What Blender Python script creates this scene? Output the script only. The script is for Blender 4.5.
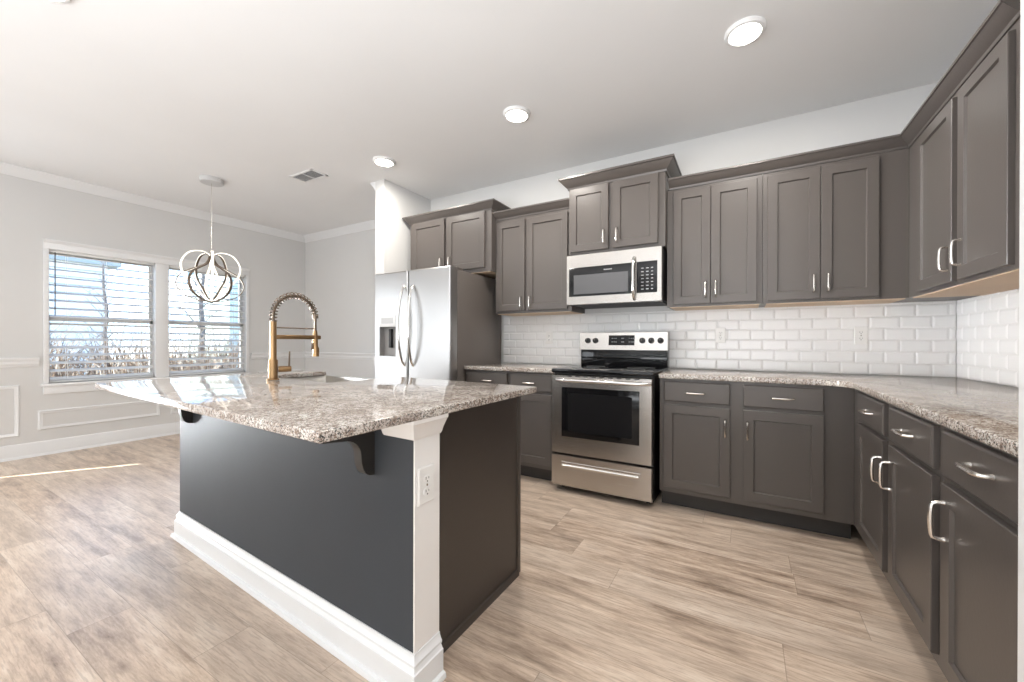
import bpy, bmesh, math, random
from mathutils import Vector, Matrix
random.seed(7)
SC = bpy.context.scene
COL = SC.collection
for o in list(bpy.data.objects):
    bpy.data.objects.remove(o, do_unlink=True)

# ------------------------------------------------------------------ camera
CAMP = Vector((1.2753, -3.3678, 1.1203))
YAW, PITCH, ROLL = 0.5056, -0.0013, 0.0028
FPX, CX, CY = 388.76, 529.8, 342.8
_s, _c = math.sin(YAW), math.cos(YAW)
_f = Vector((-_s, _c, 0)); _r = Vector((_c, _s, 0)); _u = Vector((0, 0, 1))
_f2 = _f * math.cos(PITCH) + _u * math.sin(PITCH)
_u2 = _u * math.cos(PITCH) - _f * math.sin(PITCH)
_r3 = _r * math.cos(ROLL) + _u2 * math.sin(ROLL)
_u3 = _u2 * math.cos(ROLL) - _r * math.sin(ROLL)
cam = bpy.data.cameras.new('camera')
cam.sensor_width = 36.0
cam.lens = FPX / 1024 * 36.0
cam.shift_x = -(CX - 512) / 1024
cam.shift_y = (CY - 341) / 1024
cam.clip_start = 0.02
cam_o = bpy.data.objects.new('camera', cam)
m = Matrix((_r3, _u3, -_f2)).transposed().to_4x4()
m.translation = CAMP
cam_o.matrix_world = m
COL.objects.link(cam_o)
SC.camera = cam_o

# ------------------------------------------------------------------ exposure / view
SC.view_settings.view_transform = 'Standard'
SC.view_settings.look = 'None'
SC.view_settings.gamma = 1.0
SC.view_settings.use_curve_mapping = False
SC.view_settings.exposure = 0.60
try:
    SC.cycles.use_denoising = True
    SC.cycles.max_bounces = 10
    SC.cycles.diffuse_bounces = 6
    SC.cycles.sample_clamp_indirect = 6.0
    SC.cycles.caustics_reflective = False
    SC.cycles.caustics_refractive = False
except Exception:
    pass

# ------------------------------------------------------------------ world (blue sky with clouds)
def build_world():
    w = bpy.data.worlds.new('sky'); SC.world = w; w.use_nodes = True
    nt = w.node_tree; nt.nodes.clear()
    N = nt.nodes.new; L = nt.links.new
    out = N('ShaderNodeOutputWorld'); bg = N('ShaderNodeBackground')
    tc = N('ShaderNodeTexCoord'); sp = N('ShaderNodeSeparateXYZ')
    L(tc.outputs['Generated'], sp.inputs[0])
    rmp = N('ShaderNodeValToRGB')
    rmp.color_ramp.elements[0].position = 0.0; rmp.color_ramp.elements[0].color = (0.55, 0.75, 1.0, 1)
    rmp.color_ramp.elements[1].position = 0.35; rmp.color_ramp.elements[1].color = (0.10, 0.27, 0.62, 1)
    L(sp.outputs['Z'], rmp.inputs[0])
    mp = N('ShaderNodeMapping'); mp.inputs['Scale'].default_value = (1, 1, 2.6)
    L(tc.outputs['Generated'], mp.inputs[0])
    no = N('ShaderNodeTexNoise'); no.inputs['Scale'].default_value = 5.0; no.inputs['Detail'].default_value = 6
    L(mp.outputs[0], no.inputs['Vector'])
    cr = N('ShaderNodeValToRGB'); cr.color_ramp.elements[0].position = 0.52; cr.color_ramp.elements[1].position = 0.66
    L(no.outputs['Fac'], cr.inputs[0])
    mx = N('ShaderNodeMix'); mx.data_type = 'RGBA'
    L(cr.outputs[0], mx.inputs[0]); L(rmp.outputs[0], mx.inputs[6]); mx.inputs[7].default_value = (1.0, 1.0, 1.0, 1)
    L(mx.outputs[2], bg.inputs['Color']); bg.inputs['Strength'].default_value = WORLD_STRENGTH
    L(bg.outputs[0], out.inputs[0])
WORLD_STRENGTH = 3.8
build_world()

# ------------------------------------------------------------------ sun, patio daylight and fill lamps
def lamp(name, kind, loc, direction, energy, color, **kw):
    l = bpy.data.lights.new(name, kind); l.energy = energy; l.color = color
    for k, v in kw.items(): setattr(l, k, v)
    o = bpy.data.objects.new(name, l); o.location = loc
    o.rotation_euler = Vector(direction).to_track_quat('-Z', 'Y').to_euler()
    COL.objects.link(o); return o
lamp('sun', 'SUN', (-8, -8, 8), (0.59, 0.81, -0.89), 16.0, (1.0, 0.95, 0.86), angle=0.009)
# daylight through the patio door of the left wall, then added unseen fills
lamp('patio_daylight', 'AREA', (-4.62, -3.50, 1.15), (1, 0.35, 0.0), 13.0, (0.88, 0.94, 1.0), shape='RECTANGLE', size=0.6, size_y=1.9)
lamp('patio_low_daylight', 'AREA', (-4.60, -3.50, 1.10), (1, 0.42, 0.03), 7.5, (0.93, 0.96, 1.0), shape='RECTANGLE', size=0.5, size_y=1.5, spread=math.radians(25))
lamp('rear_fill_light', 'AREA', (-0.6, -6.85, 0.95), (0, 1, 0.0), 20.0, (0.94, 0.97, 1.0), shape='RECTANGLE', size=6.2, size_y=1.6)  # added rear fill lamp; the wall behind it is solid
lamp('side_fill_light', 'AREA', (-4.62, -6.1, 1.3), (1, 0.2, 0.0), 30.0, (0.90, 0.95, 1.0), shape='RECTANGLE', size=1.5, size_y=1.6)  # added side fill lamp; no opening behind it
# added unseen fill lamp behind the camera, bouncing light off the ceiling
lamp('ceiling_bounce_fill', 'AREA', (0.7, -5.4, 0.75), (0, 0.06, 1), 190.0, (0.93, 0.965, 1.0), shape='RECTANGLE', size=4.0, size_y=2.8)

# ------------------------------------------------------------------ materials
def mat(name, color, rough=0.5, metal=0.0, emit=None, estr=0.0, spec=None, coat=0.0):
    M = bpy.data.materials.new(name); M.use_nodes = True
    b = M.node_tree.nodes['Principled BSDF']
    b.inputs['Base Color'].default_value = (*color, 1)
    b.inputs['Roughness'].default_value = rough
    b.inputs['Metallic'].default_value = metal
    if spec is not None: b.inputs['Specular IOR Level'].default_value = spec
    if coat: b.inputs['Coat Weight'].default_value = coat; b.inputs['Coat Roughness'].default_value = 0.08
    if emit: b.inputs['Emission Color'].default_value = (*emit, 1); b.inputs['Emission Strength'].default_value = estr
    return M
def nodes(M): return M.node_tree, M.node_tree.nodes.new, M.node_tree.links.new, M.node_tree.nodes['Principled BSDF']
def mth(nt, op, a, b=None):
    n = nt.nodes.new('ShaderNodeMath'); n.operation = op
    for i, v in enumerate((a, b)):
        if v is None: continue
        if isinstance(v, (int, float)): n.inputs[i].default_value = v
        else: nt.links.new(v, n.inputs[i])
    return n.outputs[0]
def mixc(nt, fac, a, b, mode='MIX'):
    n = nt.nodes.new('ShaderNodeMix'); n.data_type = 'RGBA'; n.blend_type = mode
    for i, v in ((0, fac), (6, a), (7, b)):
        if isinstance(v, tuple): n.inputs[i].default_value = (*v, 1)
        elif isinstance(v, (int, float)): n.inputs[i].default_value = v
        else: nt.links.new(v, n.inputs[i])
    return n.outputs[2]
def ramp(nt, fac, stops):
    n = nt.nodes.new('ShaderNodeValToRGB'); e = n.color_ramp.elements
    while len(e) > 1: e.remove(e[0])
    e[0].position = stops[0][0]; e[0].color = (*stops[0][1], 1)
    for p, c in stops[1:]:
        k = e.new(p); k.color = (*c, 1)
    nt.links.new(fac, n.inputs[0]); return n.outputs[0]
def objcoord(nt, scale=(1, 1, 1)):
    tc = nt.nodes.new('ShaderNodeTexCoord'); mp = nt.nodes.new('ShaderNodeMapping')
    mp.inputs['Scale'].default_value = scale
    nt.links.new(tc.outputs['Object'], mp.inputs[0]); return mp.outputs[0]
def noise(nt, vec, scale, detail=3, rough=0.5):
    n = nt.nodes.new('ShaderNodeTexNoise'); n.inputs['Scale'].default_value = scale
    n.inputs['Detail'].default_value = detail; n.inputs['Roughness'].default_value = rough
    nt.links.new(vec, n.inputs['Vector']); return n.outputs['Fac']
def bump(nt, h, strength, dist=0.01):
    n = nt.nodes.new('ShaderNodeBump'); n.inputs['Strength'].default_value = strength; n.inputs['Distance'].default_value = dist
    nt.links.new(h, n.inputs['Height']); return n.outputs[0]

def painted(name, color, rough, var=0.03, bscale=60, bstr=0.03):
    M = mat(name, color, rough); nt, N, L, b = nodes(M)
    v = objcoord(nt); f = noise(nt, v, 1.7, 4)
    c = mixc(nt, f, tuple(x * (1 - var) for x in color), tuple(min(1, x * (1 + var)) for x in color))
    L(c, b.inputs['Base Color'])
    L(bump(nt, noise(nt, v, bscale, 3), bstr), b.inputs['Normal'])
    return M
wall_m = painted('wall_paint_greige', (0.635, 0.632, 0.625), 0.7)
ceil_m = painted('ceiling_white', (0.78, 0.78, 0.78), 0.8)
trim_m = painted('trim_white', (0.74, 0.745, 0.75), 0.35, 0.02)
post_m = painted('post_white', (0.78, 0.76, 0.74), 0.45, 0.03)
cab_m = painted('cabinet_paint_taupe_grey', (0.092, 0.080, 0.073), 0.34, 0.06, 90, 0.02)
island_m = painted('island_paint_cool_reflection', (0.046, 0.051, 0.058), 0.55, 0.12, 8, 0.05)  # same dark paint as the end panel; cool tint stands in for window reflection
endp_m = painted('island_end_brown_black', (0.050, 0.040, 0.034), 0.38, 0.08, 60, 0.02)
island_m.node_tree.nodes['Principled BSDF'].inputs['Specular IOR Level'].default_value = 0.22
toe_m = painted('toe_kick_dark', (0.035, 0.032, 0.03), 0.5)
under_m = painted('bare_maple_underside', (0.64, 0.49, 0.35), 0.55, 0.12)
black_m = mat('black_plastic', (0.012, 0.012, 0.012), 0.35)
dark_m = mat('dark_gap', (0.02, 0.02, 0.02), 0.6)
glassblk_m = mat('black_ceramic_glass', (0.006, 0.006, 0.007), 0.08, spec=0.35)
ovenwin_m = mat('oven_window_glass', (0.012, 0.012, 0.013), 0.08, spec=0.35)
mwwin_m = mat('microwave_window', (0.10, 0.10, 0.105), 0.14)
chrome_m = mat('chrome', (0.80, 0.79, 0.77), 0.14, 1.0)
nickel_m = mat('satin_nickel', (0.72, 0.69, 0.65), 0.24, 1.0)
gold_m = mat('brushed_gold', (0.31, 0.195, 0.10), 0.28, 1.0)
bronze_m = mat('dark_bronze', (0.17, 0.13, 0.10), 0.35, 0.9)
plate_m = mat('outlet_white', (0.76, 0.75, 0.73), 0.35)
grey_m = mat('fridge_side_grey', (0.115, 0.10, 0.09), 0.42)
white_m = mat('white_plastic', (0.78, 0.78, 0.78), 0.4)
blind_m = mat('blind_slat_white', (0.82, 0.82, 0.81), 0.5)
lampglow_m = mat('lamp_diffuser', (0.9, 0.9, 0.88), 0.4, emit=(1.0, 0.95, 0.87), estr=9.0)
led_m = mat('led_strip', (0.85, 0.83, 0.78), 0.35, emit=(1.0, 0.93, 0.80), estr=0.75)
print_m = mat('panel_print_light', (0.30, 0.30, 0.30), 0.5)

def steel(name, col, rough, stretch):
    M = mat(name, col, rough, 1.0); nt, N, L, b = nodes(M)
    f = noise(nt, objcoord(nt, stretch), 12, 4)
    r = mth(nt, 'ADD', mth(nt, 'MULTIPLY', f, 0.02), rough - 0.01)
    L(r, b.inputs['Roughness'])
    return M
steel_m = steel('stainless_steel', (0.46, 0.455, 0.45), 0.30, (60, 60, 1))
steelh_m = steel('stainless_steel_horizontal', (0.46, 0.435, 0.41), 0.27, (1, 1, 90))
range_m = steel('range_stainless_steel', (0.56, 0.535, 0.51), 0.27, (1, 1, 90))
sink_m = steel('sink_steel', (0.55, 0.53, 0.50), 0.3, (30, 1, 1))

def granite():
    M = mat('granite_speckled', (0.6, 0.55, 0.5), 0.055); nt, N, L, b = nodes(M)
    v = objcoord(nt)
    big = noise(nt, v, 9, 5, 0.65); mid = noise(nt, v, 85, 4, 0.7); fine = noise(nt, v, 240, 2, 0.6)
    base = ramp(nt, big, [(0.30, (0.33, 0.27, 0.235)), (0.48, (0.52, 0.465, 0.42)), (0.62, (0.66, 0.62, 0.57))])
    c = mixc(nt, ramp(nt, mid, [(0.48, (0, 0, 0)), (0.57, (1, 1, 1))]), base, (0.24, 0.18, 0.145))
    c = mixc(nt, ramp(nt, fine, [(0.54, (0, 0, 0)), (0.60, (1, 1, 1))]), c, (0.04, 0.045, 0.045))
    vo = N('ShaderNodeTexVoronoi'); vo.inputs['Scale'].default_value = 190; L(v, vo.inputs['Vector'])
    c = mixc(nt, ramp(nt, vo.outputs['Distance'], [(0.12, (0.8, 0.8, 0.8)), (0.26, (0, 0, 0))]), c, (0.78, 0.74, 0.69))
    L(c, b.inputs['Base Color'])
    return M
granite_m = granite()

def tile():
    M = mat('tile_white_glazed', (0.81, 0.805, 0.80), 0.20); nt, N, L, b = nodes(M)
    return M
tile_m = tile()
grout_m = mat('grout_pale_grey', (0.66, 0.65, 0.63), 0.8)

def planks():
    M = mat('vinyl_plank_oak', (0.5, 0.4, 0.32), 0.33); nt, N, L, b = nodes(M)
    v = objcoord(nt); sp = N('ShaderNodeSeparateXYZ'); L(v, sp.inputs[0])
    PW, PL = 0.183, 1.22
    yy = mth(nt, 'DIVIDE', sp.outputs['Y'], PW); row = mth(nt, 'FLOOR', yy)
    wn = N('ShaderNodeTexWhiteNoise'); wn.noise_dimensions = '1D'; L(row, wn.inputs['W'])
    xx = mth(nt, 'ADD', mth(nt, 'DIVIDE', sp.outputs['X'], PL), mth(nt, 'MULTIPLY', wn.outputs['Value'], 7.31))
    idx = mth(nt, 'FLOOR', xx)
    cmb = N('ShaderNodeCombineXYZ'); L(row, cmb.inputs[0]); L(idx, cmb.inputs[1])
    wn2 = N('ShaderNodeTexWhiteNoise'); wn2.noise_dimensions = '3D'; L(cmb.outputs[0], wn2.inputs['Vector'])
    tone = wn2.outputs['Value']
    # grain: noise stretched along X, shifted for every plank
    sh = N('ShaderNodeCombineXYZ')
    L(mth(nt, 'ADD', mth(nt, 'MULTIPLY', sp.outputs['X'], 1.1), mth(nt, 'MULTIPLY', tone, 40.0)), sh.inputs[0])
    L(mth(nt, 'ADD', mth(nt, 'MULTIPLY', sp.outputs['Y'], 7.0), mth(nt, 'MULTIPLY', wn2.outputs['Value'], 13.0)), sh.inputs[1])
    g1 = noise(nt, sh.outputs[0], 1.7, 10, 0.72)
    sh2 = N('ShaderNodeCombineXYZ')
    L(mth(nt, 'ADD', mth(nt, 'MULTIPLY', sp.outputs['X'], 4.0), mth(nt, 'MULTIPLY', tone, 31.0)), sh2.inputs[0])
    L(mth(nt, 'MULTIPLY', sp.outputs['Y'], 60.0), sh2.inputs[1])
    g2 = noise(nt, sh2.outputs[0], 2.0, 4, 0.6)
    c = ramp(nt, g1, [(0.35, (0.19, 0.13, 0.09)), (0.44, (0.39, 0.295, 0.225)), (0.53, (0.56, 0.435, 0.335)), (0.64, (0.69, 0.58, 0.475))])
    c = mixc(nt, mth(nt, 'MULTIPLY', ramp(nt, tone, [(0, (0, 0, 0)), (1, (1, 1, 1))]), 0.62), c, mixc(nt, g1, (0.43, 0.33, 0.25), (0.72, 0.63, 0.54)))
    c = mixc(nt, mth(nt, 'MULTIPLY', ramp(nt, g2, [(0.42, (1, 1, 1)), (0.49, (0, 0, 0))]), 0.38), c, (0.30, 0.22, 0.165))
    # seams
    fy = mth(nt, 'FRACT', yy); fx = mth(nt, 'FRACT', xx)
    sy = mth(nt, 'LESS_THAN', fy, 0.012); sx = mth(nt, 'LESS_THAN', fx, 0.0022)
    seam = mth(nt, 'MAXIMUM', sy, sx)
    c = mixc(nt, mth(nt, 'MULTIPLY', seam, 0.40), c, (0.12, 0.085, 0.06))
    L(c, b.inputs['Base Color'])
    L(mth(nt, 'ADD', mth(nt, 'MULTIPLY', g2, 0.15), 0.26), b.inputs['Roughness'])
    L(bump(nt, mth(nt, 'SUBTRACT', g2, mth(nt, 'MULTIPLY', seam, 2.0)), 0.06, 0.003), b.inputs['Normal'])
    return M
floor_m = planks()

def pane():
    M = bpy.data.materials.new('window_glass'); M.use_nodes = True
    nt = M.node_tree; nt.nodes.clear(); N = nt.nodes.new; L = nt.links.new
    o = N('ShaderNodeOutputMaterial'); mx = N('ShaderNodeMixShader'); t = N('ShaderNodeBsdfTransparent'); g = N('ShaderNodeBsdfGlossy')
    t.inputs[0].default_value = (0.95, 0.98, 0.97, 1); g.inputs['Roughness'].default_value = 0.02
    fr = N('ShaderNodeFresnel'); fr.inputs[0].default_value = 1.45
    L(fr.outputs[0], mx.inputs[0]); L(t.outputs[0], mx.inputs[1]); L(g.outputs[0], mx.inputs[2]); L(mx.outputs[0], o.inputs[0])
    return M
pane_m = pane()

# ------------------------------------------------------------------ mesh helpers
def BM(): return bmesh.new()
def box(bm, x0, x1, y0, y1, z0, z1, bev=0.0, fn=None):
    x0, x1 = min(x0, x1), max(x0, x1); y0, y1 = min(y0, y1), max(y0, y1); z0, z1 = min(z0, z1), max(z0, z1)
    r = bmesh.ops.create_cube(bm, size=1.0)
    vs = r['verts']
    for v in vs:
        v.co = Vector((x0 + (v.co.x + .5) * (x1 - x0), y0 + (v.co.y + .5) * (y1 - y0), z0 + (v.co.z + .5) * (z1 - z0)))
    if fn:
        for v in vs: v.co = Vector(fn(*v.co))
    if bev > 0:
        es = list({e for v in vs for e in v.link_edges})
        bmesh.ops.bevel(bm, geom=es, offset=bev, segments=2, affect='EDGES', profile=0.5)
def tube(bm, pts, r, n=10, closed=False, flat=None):
    pts = [Vector(p) for p in pts]; K = len(pts)
    T = []
    for i in range(K):
        if closed: d = pts[(i + 1) % K] - pts[i - 1]
        else: d = pts[min(i + 1, K - 1)] - pts[max(i - 1, 0)]
        T.append(d.normalized())
    ref = Vector((0, 0, 1)) if abs(T[0].z) < .9 else Vector((1, 0, 0))
    nrm = (ref - T[0] * ref.dot(T[0])).normalized()
    rings = []
    for i in range(K):
        nrm = (nrm - T[i] * nrm.dot(T[i])).normalized()
        b = T[i].cross(nrm)
        rr = r[i] if isinstance(r, (list, tuple)) else r
        ring = []
        for k in range(n):
            a = 2 * math.pi * k / n
            ring.append(bm.verts.new(pts[i] + nrm * (rr * math.cos(a)) + b * (rr * math.sin(a))))
        rings.append(ring)
    for i in range(K if closed else K - 1):
        A, B = rings[i], rings[(i + 1) % K]
        for k in range(n): bm.faces.new((A[k], A[(k + 1) % n], B[(k + 1) % n], B[k]))
    if not closed:
        bm.faces.new(rings[0][::-1]); bm.faces.new(rings[-1])
def lathe(bm, prof, at, n=32, axis='Z'):
    rings = []
    for r, h in prof:
        ring = []
        for k in range(n):
            a = 2 * math.pi * k / n; cx, sy = r * math.cos(a), r * math.sin(a)
            if axis == 'Z': p = (at[0] + cx, at[1] + sy, at[2] + h)
            elif axis == 'Y': p = (at[0] + cx, at[1] - h, at[2] + sy)     # h outwards along -y
            else: p = (at[0] + h, at[1] + cx, at[2] + sy)
            ring.append(bm.verts.new(p))
        rings.append(ring)
    for A, B in zip(rings, rings[1:]):
        for k in range(n): bm.faces.new((A[k], A[(k + 1) % n], B[(k + 1) % n], B[k]))
    bm.faces.new(rings[0]); bm.faces.new(rings[-1])
def sweep(bm, path, prof, side=1, closed=False, fn=None):
    """horizontal mitred sweep; prof = closed list of (out, z); out is to the left (side=1) of the walking direction"""
    P = [Vector((p[0], p[1])) for p in path]; K = len(P); rings = []
    def nrm(a, b):
        d = (b - a).normalized(); return Vector((-d.y, d.x)) * side
    for i in range(K):
        if i == 0 and not closed: m_ = nrm(P[0], P[1])
        elif i == K - 1 and not closed: m_ = nrm(P[-2], P[-1])
        else:
            a = nrm(P[i - 1], P[i]); b = nrm(P[i], P[(i + 1) % K]); m_ = (a + b) / (1 + a.dot(b))
        ring = []
        for o_, z in prof:
            q = P[i] + m_ * o_; co = (q.x, q.y, z)
            if fn: co = fn(*co)
            ring.append(bm.verts.new(co))
        rings.append(ring)
    n = len(prof)
    for i in range(K if closed else K - 1):
        A, B = rings[i], rings[(i + 1) % K]
        for k in range(n): bm.faces.new((A[k], A[(k + 1) % n], B[(k + 1) % n], B[k]))
    if not closed:
        bm.faces.new(rings[0]); bm.faces.new(rings[-1][::-1])
def prism(bm, poly, fa, fb):
    A = [bm.verts.new(fa(*p)) for p in poly]; B = [bm.verts.new(fb(*p)) for p in poly]; n = len(poly)
    for k in range(n): bm.faces.new((A[k], A[(k + 1) % n], B[(k + 1) % n], B[k]))
    bm.faces.new(A); bm.faces.new(B[::-1])
def obj(name, bm, material, parent=None, smooth=True):
    bmesh.ops.recalc_face_normals(bm, faces=bm.faces)
    me = bpy.data.meshes.new(name)
    if parent is not None:
        bmesh.ops.translate(bm, vec=-parent_world(parent), verts=bm.verts)
    bm.to_mesh(me); bm.free()
    for mm in (material if isinstance(material, (list, tuple)) else [material]): me.materials.append(mm)
    if smooth:
        me.polygons.foreach_set('use_smooth', [True] * len(me.polygons))
        me.set_sharp_from_angle(angle=math.radians(32))
    o = bpy.data.objects.new(name, me); COL.objects.link(o)
    if parent is not None: o.parent = parent
    return o
def parent_world(p):
    v = Vector(p.location)
    while p.parent: p = p.parent; v += Vector(p.location)
    return v
def tag(o, label, cat, group=None):
    o['label'] = label; o['category'] = cat
    if group: o['group'] = group
    return o
def thing(name, label, cat, loc=(0, 0, 0), group=None):
    o = bpy.data.objects.new(name, None); o.empty_display_size = 0.1; COL.objects.link(o); o.location = loc
    return tag(o, label, cat, group)
def struct(name, bm, m_, parent=None):
    o = obj(name, bm, m_, parent)
    if parent is None: o['kind'] = 'structure'
    return o
def dup(root, loc, label=None, group=None):
    r = root.copy(); COL.objects.link(r); r.location = loc
    if label: r['label'] = label
    if group: r['group'] = group
    for ch in list(root.children):
        c = ch.copy(); COL.objects.link(c); c.parent = r
        for g in list(ch.children):
            d = g.copy(); COL.objects.link(d); d.parent = c
    return r

# ------------------------------------------------------------------ room dimensions
XR, XL = 2.421, -4.75
CEIL = 2.757
YD = 0.255            # dining back wall
YB = -7.0             # wall behind the camera
UB, UT = 1.386, 2.268  # upper cabinets bottom / top
CT = 0.912            # counter top
UD, BD = 0.308, 0.613  # carcass depths

# ------------------------------------------------------------------ floor, ceiling, walls
b = BM(); box(b, XL - .15, XR + .15, YB - .15, YD + .15, -0.12, 0.0); struct('floor', b, floor_m)
b = BM(); box(b, XL - .15, XR + .15, YB - .15, YD + .15, CEIL, CEIL + .12); struct('ceiling', b, ceil_m)
b = BM(); box(b, -2.03, XR + .15, 0.0, 0.15, 0, CEIL); struct('wall_back', b, wall_m)
b = BM(); box(b, XL - .15, -2.03, YD, YD + .15, 0, CEIL); struct('wall_dining', b, wall_m)
b = BM(); box(b, XR, XR + .15, YB, 0.0, 0, CEIL); struct('wall_right', b, wall_m)
b = BM(); box(b, XL - .15, XR + .15, YB - .15, YB, 0, CEIL); struct('wall_rear', b, wall_m)
b = BM(); box(b, -2.03, -1.90, -0.66, YD, 0, CEIL); struct('wall_alcove', b, wall_m)
b = BM(); box(b, 1.752, XR, -2.36, -2.22, 0, CEIL); struct('wall_partition', b, trim_m)
WY0, WY1, WZ0, WZ1 = -2.31, -0.575, 0.70, 2.035     # dining window opening
DY0, DY1, DZ = -4.70, -2.95, 2.06                   # patio door opening, out of frame on the left
b = BM()
for y0, y1, z0, z1 in ((YB, DY0, 0, CEIL), (DY0, DY1, DZ, CEIL), (DY1, WY0, 0, CEIL), (WY0, WY1, 0, WZ0), (WY0, WY1, WZ1, CEIL), (WY1, YD, 0, CEIL)):
    box(b, XL - .15, XL, y0, y1, z0, z1)
struct('wall_left', b, wall_m)
# patio door of the left wall with its drawn blind, which leaves a narrow gap
b = BM()
box(b, XL - .14, XL + .015, DY0, DY0 + .06, 0, DZ); box(b, XL - .14, XL + .015, DY1 - .06, DY1, 0, DZ); box(b, XL - .14, XL + .015, DY0, DY1, DZ - .06, DZ)
d1 = struct('door_1', b, trim_m)
b = BM(); box(b, XL - .10, XL - .07, DY0 + .06, -3.785, 0.0, DZ - .06); box(b, XL - .10, XL - .07, -3.697, DY1 - .06, 0.0, DZ - .06)
obj('blind', b, blind_m, d1)

# added unseen window frames on solid walls, dressing the rear and side fill lamps
def fill_frame(name, f_, a0, a1, z0, z1):
    b = BM()
    for p0, p1, q0, q1 in ((a0 - .07, a0, z0 - .07, z1 + .07), (a1, a1 + .07, z0 - .07, z1 + .07), (a0, a1, z1, z1 + .07), (a0, a1, z0 - .07, z0), ((a0 + a1) / 2 - .03, (a0 + a1) / 2 + .03, z0, z1)):
        A, B = f_(p0, .001, q0), f_(p1, .03, q1); box(b, A[0], B[0], A[1], B[1], A[2], B[2], .004)
    w_ = struct(name, b, trim_m)
    A, B = f_(a0, .004, z0), f_(a1, .010, z1); b = BM(); box(b, A[0], B[0], A[1], B[1], A[2], B[2]); obj('pane', b, pane_m, w_)
fill_frame('fill_frame_rear', lambda a, v, z: (a, YB + v, z), -3.7, 2.3, .2, 1.75)
fill_frame('fill_frame_side', lambda a, v, z: (XL + v, a, z), -6.85, -5.35, .5, 2.1)
# crown mouldings, baseboards, chair rails
crown_p = [(0, CEIL), (0, CEIL - .088), (.012, CEIL - .088), (.020, CEIL - .070), (.036, CEIL - .048), (.058, CEIL - .026), (.066, CEIL - .012), (.078, CEIL - .012), (.078, CEIL)]
b = BM(); sweep(b, [(XL, YB), (XL, YD), (-2.03, YD), (-2.03, -0.66)], crown_p, side=-1); struct('trim_1', b, trim_m)
base_p = [(0, 0), (.028, 0), (.028, .008), (.022, .020), (.016, .022), (.016, .100), (.012, .112), (.012, .120), (.006, .138), (0, .140)]
b = BM(); sweep(b, [(XL, DY1 + .02), (XL, YD), (-2.03, YD), (-2.03, -0.66)], base_p, side=-1); struct('baseboard_left', b, trim_m)
rail_p = [(0, .872), (.010, .872), (.014, .890), (.022, .900), (.022, .925), (.032, .938), (.036, .950), (.036, .960), (0, .962)]
b = BM(); sweep(b, [(XL, DY1 + .02), (XL, WY0 - .06)], rail_p, side=-1); sweep(b, [(XL, WY1 + .06), (XL, YD), (-2.03, YD), (-2.03, -0.66)], rail_p, side=-1)
struct('trim_2', b, trim_m)
def panel_frame(bm, axis, a0, a1, z0, z1):
    w, t = .030, .014
    f_ = (lambda a, v, z: (XL + v, a, z)) if axis == 'L' else (lambda a, v, z: (a, YD - v, z))
    rings = []
    for (i, v) in ((0, 0), (0, t * .5), (w * .3, t), (w * .6, t * .7), (w, t * .55), (w, 0)):
        rings.append([bm.verts.new(f_(*p)) for p in ((a0 + i, v, z0 + i), (a1 - i, v, z0 + i), (a1 - i, v, z1 - i), (a0 + i, v, z1 - i))])
    for A, B in zip(rings, rings[1:] + rings[:1]):
        for k in range(4): bm.faces.new((A[k], A[(k + 1) % 4], B[(k + 1) % 4], B[k]))
b = BM(); panel_frame(b, 'L', -2.93, -2.485, .215, .70); struct('trim_3', b, trim_m)
b = BM(); panel_frame(b, 'L', -2.375, -1.475, .250, .440); struct('trim_4', b, trim_m)
b = BM(); panel_frame(b, 'L', -1.375, -.52, .250, .440); struct('trim_5', b, trim_m)
for k, (x0, x1) in enumerate(((-4.62, -4.02), (-3.78, -3.0), (-2.85, -2.15))):
    b = BM(); panel_frame(b, 'D', x0, x1, .215, .62); struct('trim_%d' % (6 + k), b, trim_m)
b = BM(); panel_frame(b, 'L', -.42, .18, .215, .70); struct('trim_9', b, trim_m)

# ------------------------------------------------------------------ window_1: mulled pair of double-hung windows
b = BM()
box(b, XL, XL + .020, WY0 - .034, WY0 + .002, WZ0, WZ1 + .02, .004)
box(b, XL, XL + .020, WY1 - .002, WY1 + .034, WZ0, WZ1 + .02, .004)
win = struct('window_1', b, trim_m)
b = BM(); box(b, XL, XL + .024, WY0 - .036, WY1 + .036, WZ1 - .006, WZ1 + .055, .003)
sweep(b, [(XL, WY0 - .034), (XL, WY1 + .034)], [(0, WZ1 + .055), (.026, WZ1 + .055), (.034, WZ1 + .066), (.046, WZ1 + .078), (.046, WZ1 + .088), (0, WZ1 + .088)], side=-1)
obj('head_casing', b, trim_m, win)
b = BM(); box(b, XL - .10, XL + .045, WY0 - .050, WY1 + .050, WZ0 - .028, WZ0, .006); obj('sill', b, trim_m, win)
b = BM(); box(b, XL, XL + .018, WY0 - .035, WY1 + .035, WZ0 - .105, WZ0 - .028, .004); obj('apron', b, trim_m, win)
MUL0, MUL1 = -1.513, -1.391
b = BM(); box(b, XL - .13, XL + .006, MUL0, MUL1, WZ0, WZ1, .004); obj('mullion', b, trim_m, win)
ZM = 1.345
for (y0, y1) in ((WY0, MUL0), (MUL1, WY1)):
    for (z0, z1, dx) in ((WZ0, ZM + .02, 0.0), (ZM - .02, WZ1, -.035)):
        b = BM(); xa, xb = XL - .112 + dx, XL - .080 + dx; fw = .022
        box(b, xa, xb, y0, y0 + fw, z0, z1); box(b, xa, xb, y1 - fw, y1, z0, z1)
        box(b, xa, xb, y0, y1, z0, z0 + .038); box(b, xa, xb, y0, y1, z1 - .038, z1)
        s_ = obj('sash', b, trim_m, win)
        b = BM(); box(b, xa + .014, xa + .020, y0 + fw, y1 - fw, z0 + .038, z1 - .038); obj('pane', b, pane_m, s_)
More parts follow.
